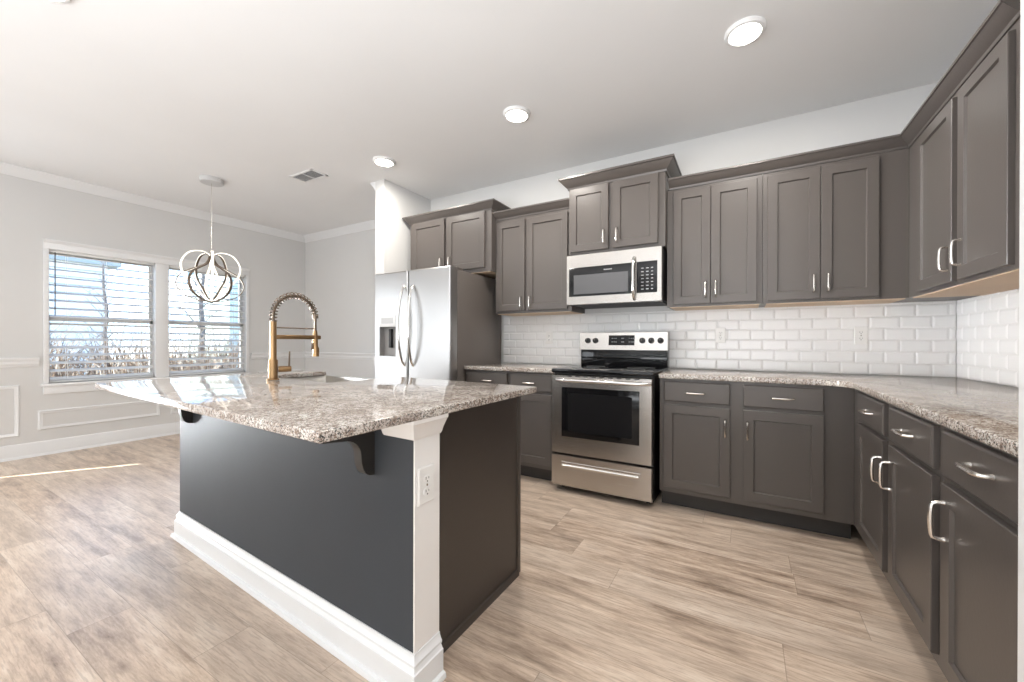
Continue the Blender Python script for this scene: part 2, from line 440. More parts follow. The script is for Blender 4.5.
# two horizontal blinds hanging in the openings
for k, (y0, y1) in enumerate(((WY0 + .008, MUL0 - .008), (MUL1 + .008, WY1 - .008))):
    t = thing('window_blind', ('white slatted blind in the dining window half left of the mullion', 'white slatted blind in the dining window half behind the pendant lamp')[k], 'blind', (XL - .025, (y0 + y1) / 2, WZ0), 'dining window blinds')
    xc = XL - .038
    b = BM(); box(b, xc - .024, xc + .024, y0, y1, WZ1 - .030, WZ1 - .001, .004); obj('head_rail', b, blind_m, t)
    b = BM(); z = WZ0 + .045
    while z < WZ1 - .04:
        sl = math.radians(-18)
        box(b, -0.035, 0.035, y0 + .004, y1 - .004, -.0014, .0014, 0, lambda x, y, zz, z=z: (xc + x * math.cos(sl) - zz * math.sin(sl), y, z + x * math.sin(sl) + zz))
        z += .078
    obj('slats', b, blind_m, t)
    b = BM(); box(b, xc - .020, xc + .020, y0 + .004, y1 - .004, WZ0 + .004, WZ0 + .024, .004); obj('bottom_rail', b, blind_m, t)
    for fy in (.15, .5, .85):
        b = BM(); yy = y0 + (y1 - y0) * fy
        for dx in (-.034, .034): tube(b, [(xc + dx, yy, WZ0 + .02), (xc + dx, yy, WZ1 - .03)], .0016, 6)
        obj('ladder_cord', b, blind_m, t)
    if k == 0:
        b = BM(); tube(b, [(xc + .030, y0 + .035, WZ1 - .03), (xc + .031, y0 + .036, WZ1 - .66)], .0045, 8); obj('tilt_wand', b, grey_m, t)

# ------------------------------------------------------------------ cabinet helpers
def F_back(y): return lambda u, v, w: (u, y - v, w)            # faces the camera (-y)
def F_right(x): return lambda u, v, w: (x - v, -u, w)          # u = -world y, faces -x
def loops_panel(bm, fr, u0, u1, w0, w1, loops):
    rings = []
    for i, v in loops:
        rings.append([bm.verts.new(fr(*p)) for p in ((u0 + i, v, w0 + i), (u1 - i, v, w0 + i), (u1 - i, v, w1 - i), (u0 + i, v, w1 - i))])
    for A, B in zip(rings, rings[1:]):
        for k in range(4): bm.faces.new((A[k], A[(k + 1) % 4], B[(k + 1) % 4], B[k]))
    bm.faces.new(rings[0][::-1]); bm.faces.new(rings[-1])
def shaker(fr, u0, u1, w0, w1, par, t=.020, s=.056):
    b = BM(); loops_panel(b, fr, u0, u1, w0, w1, [(0, .0005), (0, t - .002), (.002, t), (s, t), (s + .005, t - .010)]); return obj('door', b, cab_m, par)
def slab(fr, u0, u1, w0, w1, par, t=.020, m_=None):
    b = BM(); loops_panel(b, fr, u0, u1, w0, w1, [(0, .0005), (0, t - .005), (.006, t)]); return obj('drawer', b, m_ or cab_m, par)
def pull(fr, u, w, vertical, par, v0=.020, L=.108):
    """flat arched bar pull on two feet"""
    b = BM(); P = []; R = []
    for a, v, r in ((-1, .0005, .0078), (-1, .006, .0066), (-.985, .016, .0058), (-.93, .0245, .0056), (-.80, .0275, .0060), (-.4, .0295, .0066), (0, .030, .0070), (.4, .0295, .0066), (.80, .0275, .0060), (.93, .0245, .0056), (.985, .016, .0058), (1, .006, .0066), (1, .0005, .0078)):
        P.append(fr(u, v0 + v, w + a * L / 2) if vertical else fr(u + a * L / 2, v0 + v, w)); R.append(r)
    tube(b, P, R, 8)
    return obj('handle', b, nickel_m, par)
def carcass(fr, u0, u1, depth, w0, w1, par, name='carcass', m_=None):
    b = BM()
    A = [fr(*p) for p in ((u0, 0, w0), (u1, 0, w0), (u1, -depth, w0), (u0, -depth, w0), (u0, 0, w1), (u1, 0, w1), (u1, -depth, w1), (u0, -depth, w1))]
    V = [b.verts.new(a) for a in A]
    for f in ((0, 1, 2, 3), (4, 5, 6, 7), (0, 1, 5, 4), (1, 2, 6, 5), (2, 3, 7, 6), (3, 0, 4, 7)): b.faces.new([V[i] for i in f])
    return obj(name, b, m_ or cab_m, par, smooth=False)
def boxfr(fr, u0, u1, v0, v1, w0, w1, name, m_, par):
    b = BM()
    V = [b.verts.new(fr(*p)) for p in ((u0, v0, w0), (u1, v0, w0), (u1, v1, w0), (u0, v1, w0), (u0, v0, w1), (u1, v0, w1), (u1, v1, w1), (u0, v1, w1))]
    for f in ((0, 1, 2, 3), (4, 5, 6, 7), (0, 1, 5, 4), (1, 2, 6, 5), (2, 3, 7, 6), (3, 0, 4, 7)): b.faces.new([V[i] for i in f])
    return obj(name, b, m_, par, smooth=False)
def cab_crown(bm, path, z0, side, k=1.0):
    p = [(0, z0 - .006), (.006, z0 - .006), (.010, z0 + .006), (.020, z0 + .014), (.040, z0 + .036), (.050, z0 + .050), (.056, z0 + .052), (.056, z0 + .064), (0, z0 + .064)]
    sweep(bm, path, [(o_ * k, z0 + (z - z0) * k) for o_, z in p], side)
# ---- wall cabinet above the refrigerator
fr = F_back(-.376)
t = thing('wall_cabinet', 'grey two-door cabinet mounted above the refrigerator', 'cabinet', (-1.31, -.19, 1.786), 'grey wall cabinets')
carcass(fr, -1.828, -.790, .376 - .001, 1.786, 2.362, t)
pull(fr, -1.385, 1.90, True, shaker(fr, -1.786, -1.350, 1.822, 2.350, t)); pull(fr, -1.272, 1.90, True, shaker(fr, -1.312, -.862, 1.822, 2.350, t))
b = BM(); cab_crown(b, [(-1.828, -.001), (-1.828, -.376), (-.790, -.376), (-.790, -.001)], 2.358, -1, 1.1); obj('crown', b, cab_m, t)
boxfr(fr, -1.81, -.81, -.36, -.01, 1.780, 1.786, 'underside', under_m, t)
# ---- wall cabinet left of the microwave
fr = F_back(-UD)
t = thing('wall_cabinet', 'grey two-door wall cabinet between refrigerator and microwave', 'cabinet', (-.42, -.15, UB), 'grey wall cabinets')
carcass(fr, -.788, -.012, UD - .001, UB, UT, t)
pull(fr, -.497, 1.475, True, shaker(fr, -.765, -.466, UB + .022, UT - .035, t)); pull(fr, -.405, 1.475, True, shaker(fr, -.440, -.046, UB + .022, UT - .035, t))
b = BM(); cab_crown(b, [(-.788, -UD), (-.014, -UD)], UT, -1); obj('crown', b, cab_m, t)
boxfr(fr, -.77, -.03, -.295, -.01, UB - .005, UB, 'underside', under_m, t)
# ---- cabinet above the microwave
fr = F_back(-.376)
t = thing('wall_cabinet', 'short raised grey cabinet mounted directly above the microwave', 'cabinet', (.37, -.19, 1.832), 'grey wall cabinets')
carcass(fr, -.010, .758, .375, 1.834, 2.392, t)
pull(fr, .298, 1.955, True, shaker(fr, .004, .330, 1.862, 2.378, t)); pull(fr, .402, 1.955, True, shaker(fr, .368, .708, 1.862, 2.378, t))
b = BM(); cab_crown(b, [(-.010, -.001), (-.010, -.376), (.758, -.376), (.758, -.001)], 2.390, -1, 1.25); obj('crown', b, cab_m, t)
# ---- two wall cabinets right of the microwave
fr = F_back(-UD)
t = thing('wall_cabinet', 'grey two-door wall cabinet immediately right of the microwave', 'cabinet', (1.08, -.15, UB), 'grey wall cabinets')
carcass(fr, .761, 1.376, UD - .001, UB, UT, t)
pull(fr, 1.028, 1.50, True, shaker(fr, .806, 1.058, UB + .016, UT - .032, t)); pull(fr, 1.094, 1.50, True, shaker(fr, 1.062, 1.344, UB + .016, UT - .032, t))
boxfr(fr, .78, 1.36, -.295, -.01, UB - .005, UB, 'underside', under_m, t)
t = thing('wall_cabinet', 'grey two-door wall cabinet beside the inside corner of the kitchen', 'cabinet', (1.75, -.15, UB), 'grey wall cabinets')
carcass(fr, 1.378, 2.112, UD - .001, UB, UT, t)
pull(fr, 1.655, 1.50, True, shaker(fr, 1.405, 1.690, UB + .016, UT - .032, t)); pull(fr, 1.728, 1.50, True, shaker(fr, 1.694, 1.975, UB + .016, UT - .032, t))
boxfr(fr, 1.40, 2.10, -.295, -.01, UB - .005, UB, 'underside', under_m, t)
# ---- wall cabinet on the right wall
frr = F_right(XR - UD)
t = thing('wall_cabinet', 'grey two-door wall cabinet on the right wall, nearest the camera', 'cabinet', (2.27, -.85, UB), 'grey wall cabinets')
carcass(frr, .001, 1.372, UD - .001, UB, UT, t)
pull(frr, .862, 1.512, True, shaker(frr, .480, .895, UB + .016, UT - .032, t)); pull(frr, .985, 1.518, True, shaker(frr, .950, 1.326, UB + .016, UT - .032, t))
boxfr(frr, .33, 1.36, -.295, -.01, UB - .005, UB, 'underside', under_m, t)
b = BM(); cab_crown(b, [(.775, -UD), (XR - UD, -UD), (XR - UD, -1.372)], UT, -1)
tag(obj('cabinet_crown', b, cab_m), 'continuous grey crown moulding over the wall cabinets right of the microwave', 'moulding')

# ---- base cabinets
FB = .113
def base_carcass(fr, u0, u1, par, d=BD):
    carcass(fr, u0, u1, d - .003, FB, CT - .034, par)
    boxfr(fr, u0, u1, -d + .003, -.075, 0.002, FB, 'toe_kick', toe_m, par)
fr = F_back(-BD)
t = thing('base_cabinet', 'grey base cabinet with two drawers between refrigerator and range', 'cabinet', (-.45, -.3, 0), 'grey base cabinets')
base_carcass(fr, -.896, -.016, t)
pull(fr, -.65, .795, False, slab(fr, -.880, -.458, .728, .862, t)); pull(fr, -.24, .795, False, slab(fr, -.420, -.045, .728, .862, t))
pull(fr, -.500, .60, True, shaker(fr, -.880, -.458, .150, .706, t)); pull(fr, -.378, .60, True, shaker(fr, -.420, -.045, .150, .706, t))
t = thing('base_cabinet', 'dark grey base cabinet with two drawers and two doors right of the range', 'cabinet', (1.3, -.3, 0), 'grey base cabinets')
base_carcass(fr, .768, XR - BD - .001, t)
pull(fr, .994, .792, False, slab(fr, .796, 1.195, .728, .862, t)); pull(fr, 1.472, .792, False, slab(fr, 1.267, 1.669, .728, .862, t))
pull(fr, 1.168, .582, True, shaker(fr, .796, 1.195, .150, .706, t)); pull(fr, 1.290, .582, True, shaker(fr, 1.267, 1.669, .150, .706, t))
frb = F_right(XR - BD)
t = thing('base_cabinet', 'grey double-door base cabinet on the right wall, next to the inside corner', 'cabinet', (2.1, -1.2, 0), 'grey base cabinets')
base_carcass(frb, .002, 1.722, t)
pull(frb, .990, .795, False, slab(frb, .77, 1.195, .728, .862, t)); pull(frb, 1.480, .795, False, slab(frb, 1.268, 1.690, .728, .862, t))
pull(frb, 1.172, .575, True, shaker(frb, .77, 1.195, .150, .706, t)); pull(frb, 1.292, .585, True, shaker(frb, 1.268, 1.690, .150, .706, t))
t = thing('base_cabinet', 'grey base cabinet on the right wall, nearest the camera', 'cabinet', (2.1, -1.97, 0), 'grey base cabinets')
base_carcass(frb, 1.724, 2.218, t)
pull(frb, 1.985, .805, False, slab(frb, 1.756, 2.195, .728, .862, t)); pull(frb, 1.782, .598, True, shaker(frb, 1.756, 2.195, .150, .706, t))

# ---- wall counters
def slab_poly(name, poly, z0, z1, m_, par=None, bev=.005):
    b = BM(); prism(b, poly, lambda x, y: (x, y, z0), lambda x, y: (x, y, z1))
    bmesh.ops.recalc_face_normals(b, faces=b.faces)
    es = [e for e in b.edges if abs(e.verts[0].co.z - e.verts[1].co.z) < 1e-6]
    bmesh.ops.bevel(b, geom=es, offset=bev, segments=3, affect='EDGES', profile=.5)
    return obj(name, b, m_, par)
CF = BD + .032
tag(slab_poly('countertop', [(-.896, -CF), (-.018, -CF), (-.018, -.002), (-.896, -.002)], CT - .032, CT, granite_m), 'short speckled granite counter between refrigerator and range', 'countertop', 'granite countertops')
cv = [(.766, -CF)]
xc_, yc_ = XR - CF, -CF
rr = .13
cv.append((xc_ - rr, yc_))
for k in range(1, 8):
    a = math.pi / 2 * k / 8
    cv.append((xc_ - rr + rr * math.sin(a), yc_ - rr + rr * math.cos(a)))
cv += [(xc_, yc_ - rr), (xc_, -2.218), (XR - .002, -2.218), (XR - .002, -.002), (.766, -.002)]
tag(slab_poly('countertop', cv, CT - .032, CT, granite_m), 'L-shaped speckled granite counter running around the right corner', 'countertop', 'granite countertops')

# ------------------------------------------------------------------ bevelled subway tile
def tiles(fr, u0, u1, w0, w1, name, label):
    TW, TH, g = .1524, .0762, .0022
    b = BM(); r_ = 0; w = w0
    while w < w1 - .004:
        wt = min(w + TH, w1); u = u0 - (TW / 2 if r_ % 2 else 0.0)
        while u < u1 - .002:
            a0, a1 = max(u, u0), min(u + TW, u1)
            if a1 - a0 > .012 and wt - w > .012:
                bl = .011
                b0 = bl if a0 == u else .002; b1 = bl if a1 == u + TW else .002; bt = bl if wt == w + TH else .002
                x0, x1, z0, z1 = a0 + g / 2, a1 - g / 2, w + g / 2, wt - g / 2
                rings = []
                for (p0, p1, q0, q1, v) in ((x0, x1, z0, z1, .001), (x0, x1, z0, z1, .0045), (x0 + b0, x1 - b1, z0 + bl, z1 - bt, .0085)):
                    rings.append([b.verts.new(fr(*p)) for p in ((p0, v, q0), (p1, v, q0), (p1, v, q1), (p0, v, q1))])
                for A, B in zip(rings, rings[1:]):
                    for k in range(4): b.faces.new((A[k], A[(k + 1) % 4], B[(k + 1) % 4], B[k]))
                b.faces.new(rings[-1])
            u += TW
        w += TH; r_ += 1
    bmesh.ops.recalc_face_normals(b, faces=b.faces)
    o = obj(name, b, tile_m, None, smooth=False)
    b = BM()
    V = [b.verts.new(fr(*p)) for p in ((u0, .0002, w0), (u1, .0002, w0), (u1, .0032, w0), (u0, .0032, w0), (u0, .0002, w1), (u1, .0002, w1), (u1, .0032, w1), (u0, .0032, w1))]
    for f in ((0, 1, 2, 3), (4, 5, 6, 7), (0, 1, 5, 4), (1, 2, 6, 5), (2, 3, 7, 6), (3, 0, 4, 7)): b.faces.new([V[i] for i in f])
    obj('grout', b, grout_m, o, smooth=False)
    return tag(o, label, 'backsplash', 'tile backsplashes')
tiles(F_back(0), -.896, XR - .010, CT + .001, UB - .001, 'tile_backsplash', 'glossy white brick-pattern tile backsplash behind the range')
tiles(F_right(XR), .0, 2.218, CT + .001, UB - .001, 'tile_backsplash', 'glossy white brick-pattern tile backsplash on the right side wall')

# ------------------------------------------------------------------ outlets
def outlet(fr, u, w, label, v0, group='white wall outlets'):
    x, y, z = fr(u, v0, w)
    t = thing('wall_outlet', label, 'outlet', (x, y, z), group)
    b = BM(); loops_panel(b, fr, u - .036, u + .036, w - .059, w + .059, [(0, v0), (0, v0 + .004), (.003, v0 + .0065)]); obj('cover_plate', b, plate_m, t)
    for s in (-1, 1):
        b = BM(); n = 16; A, B = [], []
        for k in range(n):
            a = 2 * math.pi * k / n; du, dw = .0165 * math.cos(a), .0145 * max(-.82, min(.82, math.sin(a)))
            A.append(b.verts.new(fr(u + du, v0 + .0064, w + s * .0205 + dw))); B.append(b.verts.new(fr(u + du * .94, v0 + .0082, w + s * .0205 + dw * .94)))
        for k in range(n): b.faces.new((A[k], A[(k + 1) % n], B[(k + 1) % n], B[k]))
        b.faces.new(B)
        r_ = obj('receptacle', b, plate_m, t)
        b = BM()
        for du, h in ((-.0062, .0042), (.0062, .0034)):
            loops_panel(b, fr, u + du - .0011, u + du + .0011, w + s * .0205 + .002 - h, w + s * .0205 + .002 + h, [(0, v0 + .008), (0, v0 + .0085)])
        loops_panel(b, fr, u - .0024, u + .0024, w + s * .0205 - .0105, w + s * .0205 - .0062, [(0, v0 + .008), (0, v0 + .0085)])
        obj('slots', b, black_m, r_)
    b = BM(); loops_panel(b, fr, u - .003, u + .003, w - .003, w + .003, [(0, v0 + .006), (0, v0 + .0078)]); obj('screw', b, nickel_m, t)
outlet(F_back(0), 1.108, 1.178, 'white wall outlet on the tile backsplash, nearest the range', .0086)
outlet(F_back(0), 1.955, 1.172, 'white wall outlet on the tile backsplash, nearest the inside corner', .0086)
outlet(F_back(0), -.37, 1.165, 'white wall outlet on the shaded tile left of the range', .0086)

# ------------------------------------------------------------------ refrigerator
FX0, FX1, FT = -1.838, -.900, 1.770
t = thing('refrigerator', 'stainless steel side-by-side refrigerator with water dispenser', 'refrigerator', (-1.38, -.4, 0))
b = BM(); box(b, FX0 + .008, FX1 - .006, -.725, -.03, .05, FT - .02, .006); obj('cabinet_body', b, grey_m, t)
b = BM(); box(b, FX0 + .03, FX1 - .03, -.69, -.05, 0.0, .05); obj('base_grille', b, black_m, t)
for x in (FX0 + .06, FX1 - .06):
    b = BM(); box(b, x - .05, x + .05, -.76, -.64, FT - .022, FT + .006, .006); obj('hinge_cover', b, grey_m, t)
FS = -1.392
b = BM()
loops_panel(b, F_back(-.735), FX0, FS - .004, .06, FT, [(0, 0), (0, .075), (.004, .086), (.012, .092)])
# cut the dispenser recess out of the left door
DX0, DX1, DZ0, DZ1, DZM = -1.765, -1.545, .985, 1.372, 1.262
dl = obj('door', b, steel_m, t)
b = BM(); loops_panel(b, F_back(-.735), FS + .004, FX1, .06, FT, [(0, 0), (0, .075), (.004, .086), (.012, .092)]); dr = obj('door', b, steel_m, t)
cut = BM(); box(cut, DX0, DX1, -.90, -.765, DZ0, DZM)
cme = bpy.data.meshes.new('c'); cut.to_mesh(cme); cut.free(); co = bpy.data.objects.new('c', cme); COL.objects.link(co)
co.location = parent_world(t) * 0
md = dl.modifiers.new('b', 'BOOLEAN'); md.operation = 'DIFFERENCE'; md.object = co; md.solver = 'EXACT'
bpy.context.view_layer.update()
dg = bpy.context.evaluated_depsgraph_get(); nm = bpy.data.meshes.new_from_object(dl.evaluated_get(dg)); dl.modifiers.clear(); dl.data = nm
bpy.data.objects.remove(co, do_unlink=True)
yf = -.735 - .092
b = BM(); box(b, DX0 + .002, DX1 - .002, yf - .004, yf + .02, DZM, DZ1, .003); dp = obj('dispenser', b, white_m, dl)
dispgrey_m = mat('dispenser_cavity_grey', (0.30, 0.29, 0.28), 0.45)
b = BM()
box(b, DX0 + .0005, DX1 - .0005, -.772, -.766, DZ0 + .0005, DZM - .0005)
box(b, DX0 + .0005, DX0 + .004, yf + .002, -.768, DZ0 + .0005, DZM - .0005); box(b, DX1 - .004, DX1 - .0005, yf + .002, -.768, DZ0 + .0005, DZM - .0005)
box(b, DX0 + .0005, DX1 - .0005, yf + .002, -.768, DZ0 + .0005, DZ0 + .006)
obj('dispenser_cavity', b, dispgrey_m, dl)
b = BM(); box(b, -1.672, -1.640, -.800, -.772, DZ0 + .08, DZM - .02, .004); obj('dispenser_paddle', b, black_m, dl)
b = BM(); box(b, DX0 + .03, DX1 - .03, yf - .0052, yf - .003, DZM + .03, DZM + .085); obj('dispenser_controls', b, mat('dispenser_panel', (0.5, 0.5, 0.5), 0.3), dl)
for x, d, sgn in ((FS - .040, dl, -1), (FS + .068, dr, 1)):
    b = BM(); P = []; R = []
    for k in range(25):
        s = -1 + 2 * k / 24
        P.append((x + sgn * .010 * (1 - s * s), yf + .001 - .010 - .062 * (1 - s * s) ** .8 if abs(s) < 1 else yf + .004, 1.268 + s * .362)); R.append(.0135 - .003 * abs(s))
    tube(b, P, R, 12); obj('handle', b, chrome_m, d)

# ------------------------------------------------------------------ range
t = thing('range', 'stainless steel freestanding electric range with black glass cooktop', 'range', (.378, -.35, 0))
RX0, RX1 = -.012, .735
b = BM(); box(b, RX0, RX1, -.640, -.025, .03, .893); obj('body', b, black_m, t)
for x in (RX0 + .05, RX1 - .05):
    for y in (-.58, -.08):
        b = BM(); lathe(b, [(.018, 0), (.018, .008), (.010, .012), (.010, .032)], (x, y, 0), 12); obj('foot', b, black_m, t)
b = BM(); box(b, RX0 - .003, RX1 + .003, -.700, -.10, .893, .922, .006); ck = obj('cooktop', b, glassblk_m, t)
ring_m = mat('burner_marking', (0.11, 0.11, 0.11), 0.3)
for (x, y, r) in ((.19, -.52, .105), (.56, -.52, .085), (.19, -.27, .075), (.56, -.27, .105)):
    b = BM(); tube(b, [(x + r * math.cos(a * math.pi / 24), y + r * math.sin(a * math.pi / 24), .9222) for a in range(48)], .0010, 6, True); obj('burner_ring', b, ring_m, ck)
fo = F_back(-.640)
b = BM(); loops_panel(b, fo, RX0 + .001, RX1 - .001, .290, .878, [(0, .0005), (0, .055), (.004, .062)]); od = obj('oven_door', b, range_m, t)
b = BM(); loops_panel(b, fo, .074, .650, .420, .788, [(0, .0622), (0, .0640), (.002, .0645)]); ow = obj('oven_window', b, glassblk_m, od)
b = BM(); loops_panel(b, fo, .125, .600, .460, .745, [(0, .0646), (0, .0650)]); obj('inner_pane', b, ovenwin_m, od)
b = BM(); P = []
for k in range(21):
    s = -1 + 2 * k / 20; P.append((.378 + s * .345, -.702 - .048 * (1 - abs(s) ** 5), .842))
tube(b, P, .0135, 12); obj('handle', b, chrome_m, od)
for k in range(9):
    b = BM(); x = .12 + k * .062; loops_panel(b, fo, x, x + .035, .866, .873, [(0, .0625), (0, .0632)]); obj('vent_slot', b, black_m, od)
b = BM(); loops_panel(b, fo, RX0 + .001, RX1 - .001, .048, .278, [(0, .0005), (0, .055), (.004, .062)]); dw_ = obj('drawer', b, range_m, t)
b = BM(); loops_panel(b, fo, .074, .660, .205, .232, [(0, .0622), (0, .0655), (.003, .068)]); obj('handle_recess', b, range_m, dw_)
b = BM(); tube(b, [(.085, -.712, .205), (.648, -.712, .205)], .010, 10); obj('handle', b, chrome_m, dw_)
# backguard
b = BM(); box(b, RX0 + .004, RX1 - .004, -.105, -.012, .915, 1.075, .003); obj('backguard', b, glassblk_m, t)
b = BM(); prism(b, [(-.125, 1.058), (-.112, 1.205), (-.012, 1.212), (-.012, 1.058)], lambda y, z: (RX0, y, z), lambda y, z: (RX1, y, z)); cp = obj('control_panel', b, range_m, t)
def face_y(z): return -.125 + .013 * (z - 1.058) / .147
frp = lambda u, v, w: (u, face_y(w) - v, w)
for x in (.062, .132, .535, .607, .680):
    b = BM(); yk = face_y(1.137); lathe(b, [(.024, .000), (.024, .006), (.0195, .010), (.018, .026), (.012, .029)], (x, yk, 1.137), 20, 'Y')
    k_ = obj('knob', b, black_m, cp)
    b = BM(); box(b, x - .0012, x + .0012, yk - .0305, yk - .026, 1.140, 1.154); obj('pointer', b, print_m, k_)
b = BM(); loops_panel(b, frp, .251, .471, 1.097, 1.182, [(0, .0004), (0, .002)]); ds = obj('display', b, glassblk_m, cp)
for row in (1.152, 1.122):
    for k, (x, w_) in enumerate(((.278, .012), (.295, .010), (.310, .012), (.36, .030), (.425, .008), (.440, .010), (.455, .012), (.471, .007))):
        b = BM(); loops_panel(b, frp, x, x + w_ * .8, row, row + .007, [(0, .002), (0, .0026)]); obj('display_mark', b, print_m, cp)

# ------------------------------------------------------------------ over-the-range microwave
t = thing('microwave', 'stainless steel over-the-range microwave with black glass door', 'microwave', (.378, -.2, 1.424))
MY = -.385
b = BM(); box(b, .000, .757, MY, -.006, 1.436, 1.831, .003); obj('body', b, black_m, t)
b = BM(); box(b, .010, .747, -.375, -.02, 1.424, 1.436); obj('vent_base', b, dark_m, t)
fm = F_back(MY)
b = BM(); loops_panel(b, fm, .000, .757, 1.426, 1.830, [(0, .0005), (0, .032), (.003, .036)]); dm = obj('door', b, steelh_m, t)
b = BM(); loops_panel(b, fm, .024, .545, 1.492, 1.726, [(0, .0362), (0, .0378), (.002, .0382)]); obj('door_glass', b, glassblk_m, dm)
b = BM(); loops_panel(b, fm, .066, .510, 1.510, 1.664, [(0, .0384), (0, .0392)]); obj('viewing_window', b, mwwin_m, dm)
b = BM()
for k in range(8): loops_panel(b, fm, .318 + k * .0085, .3245 + k * .0085, 1.688, 1.697, [(0, .0384), (0, .0388)])
obj('lettering', b, print_m, dm)
b = BM(); loops_panel(b, fm, .575, .724, 1.492, 1.726, [(0, .0362), (0, .0378), (.002, .0382)]); kp = obj('keypad', b, glassblk_m, t)
b = BM()
for r_ in range(7):
    for q in range(3):
        x = .608 + q * .036; z = 1.672 - r_ * .026; loops_panel(b, fm, x, x + (.018 if q < 2 else .015), z, z + .007, [(0, .0384), (0, .0388)])
obj('key_print', b, print_m, kp)
b = BM(); P = []
for k in range(17):
    s = -1 + 2 * k / 16; P.append((.556, MY - .037 - .040 * (1 - abs(s) ** 4), 1.604 + s * .158))
tube(b, P, .0125, 12); obj('handle', b, chrome_m, dm)
t.location.x -= .013

# ------------------------------------------------------------------ island
IK = 0.048
def S(x, y, z): return (x, y - IK * (x - .4), z)
t = thing('kitchen_island', 'dark kitchen island base with white baseboard and white corner post', 'island', (-.6, -2.1, 0))
IX0, IX1, IY0, IY1 = -1.575, .308, -2.478, -1.742
IT = CT - .0285
b = BM(); box(b, IX0, .366, IY0, IY0 + .018, .002, IT, 0, S); obj('long_panel', b, island_m, t, smooth=False)
b = BM(); box(b, IX0, IX0 + .018, IY0 + .0185, IY1, .002, IT, 0, S); obj('far_end_panel', b, island_m, t, smooth=False)
b = BM(); box(b, IX0 + .0185, IX1 - .005, IY1 - .018, IY1, .10, .63, 0, S); box(b, IX0 + .0185, -1.34, IY1 - .018, IY1, .63, IT, 0, S); box(b, -.52, IX1 - .005, IY1 - .018, IY1, .63, IT, 0, S); obj('aisle_front', b, cab_m, t, smooth=False)
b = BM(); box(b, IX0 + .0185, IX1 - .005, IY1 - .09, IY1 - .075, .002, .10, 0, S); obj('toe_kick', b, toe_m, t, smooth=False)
b = BM(); box(b, IX1 - .004, IX1 + .006, IY0 + .10, IY1 + .004, .002, IT, 0, S); ep = obj('end_panel', b, endp_m, t, smooth=False)
ep['label'] = 'brown-black end panel facing the range aisle'
b = BM(); box(b, IX1 - .02, IX1 + .012, IY1 - .02, IY1 + .010, .0, IT, .003, S); obj('corner_stile', b, endp_m, t)
b = BM(); sweep(b, [(IX1 + .006, IY0 + .125), (IX1 + .006, IY1 - .02)], [(0, 0), (.016, 0), (.016, .010), (.009, .026), (0, .028)], side=-1, fn=S); obj('shoe_moulding', b, endp_m, t)
PX0, PX1, PY0, PY1 = .250, .372, IY0 - .004, -2.366
b = BM(); box(b, PX0 + .02, PX1, IY0 + .0185, PY1, .002, IT, 0, S); box(b, .3665, PX1, IY0 - .0005, IY0 + .0185, .002, IT, 0, S); po = obj('corner_post', b, post_m, t, smooth=False); po['label'] = 'white corner post'
capp = [(0, CT - .098), (.006, CT - .098), (.012, CT - .090), (.016, CT - .078), (.034, CT - .046), (.040, CT - .040), (.040, IT), (0, IT)]
b = BM(); sweep(b, [(.235, PY0), (PX1, PY0), (PX1, PY1)], capp, side=-1, fn=S)
o = obj('post_capital', b, post_m, t)
ibase = [(0, 0), (.034, 0), (.034, .006), (.030, .017), (.020, .021), (.020, .092), (.016, .094), (.010, .106), (.014, .110), (.014, .118), (.010, .122), (.004, .136), (.004, .142), (0, .142)]
b = BM(); sweep(b, [(IX0, IY1), (IX0, IY0), (PX1, IY0), (PX1, PY1)], ibase, side=-1, fn=S); o = obj('baseboard', b, trim_m, t); o['label'] = 'white moulded baseboard'
corbel_m = painted('corbel_espresso_shaded', (0.028, 0.025, 0.023), 0.4)  # espresso, darkened to hold the shade under the counter overhang
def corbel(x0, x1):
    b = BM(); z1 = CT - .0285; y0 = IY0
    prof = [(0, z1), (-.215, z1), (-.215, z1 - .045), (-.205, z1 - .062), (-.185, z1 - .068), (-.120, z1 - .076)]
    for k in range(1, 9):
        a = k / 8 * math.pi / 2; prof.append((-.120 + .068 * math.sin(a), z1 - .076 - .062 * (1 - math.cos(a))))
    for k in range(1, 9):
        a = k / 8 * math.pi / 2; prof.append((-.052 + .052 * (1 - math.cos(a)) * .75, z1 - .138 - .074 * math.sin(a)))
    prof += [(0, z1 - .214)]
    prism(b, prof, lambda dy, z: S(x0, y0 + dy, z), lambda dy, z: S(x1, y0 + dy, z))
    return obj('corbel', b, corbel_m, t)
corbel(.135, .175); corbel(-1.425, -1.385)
frx = lambda u, v, w: (PX1 + v, u - IK * (PX1 - .4), w)
outlet(frx, -2.432, .660, 'white wall outlet on the island corner post', .0005)
# granite top with a notch for the apron sink
SX0, SX1, SY0 = -1.30, -.56, -2.175
ITX0, ITX1, ITY0, ITY1 = -1.545, .418, -2.818, -1.752
poly = [(ITX0, ITY0), (ITX1, ITY0), (ITX1, ITY1), (SX1, ITY1), (SX1, SY0), (SX0, SY0), (SX0, ITY1), (ITX0, ITY1)]
poly = [S(x, y, 0)[:2] for x, y in poly]
tag(slab_poly('countertop', poly, CT - .028, CT, granite_m, None, .004), 'speckled granite island top notched around the sink', 'countertop', 'granite countertops')
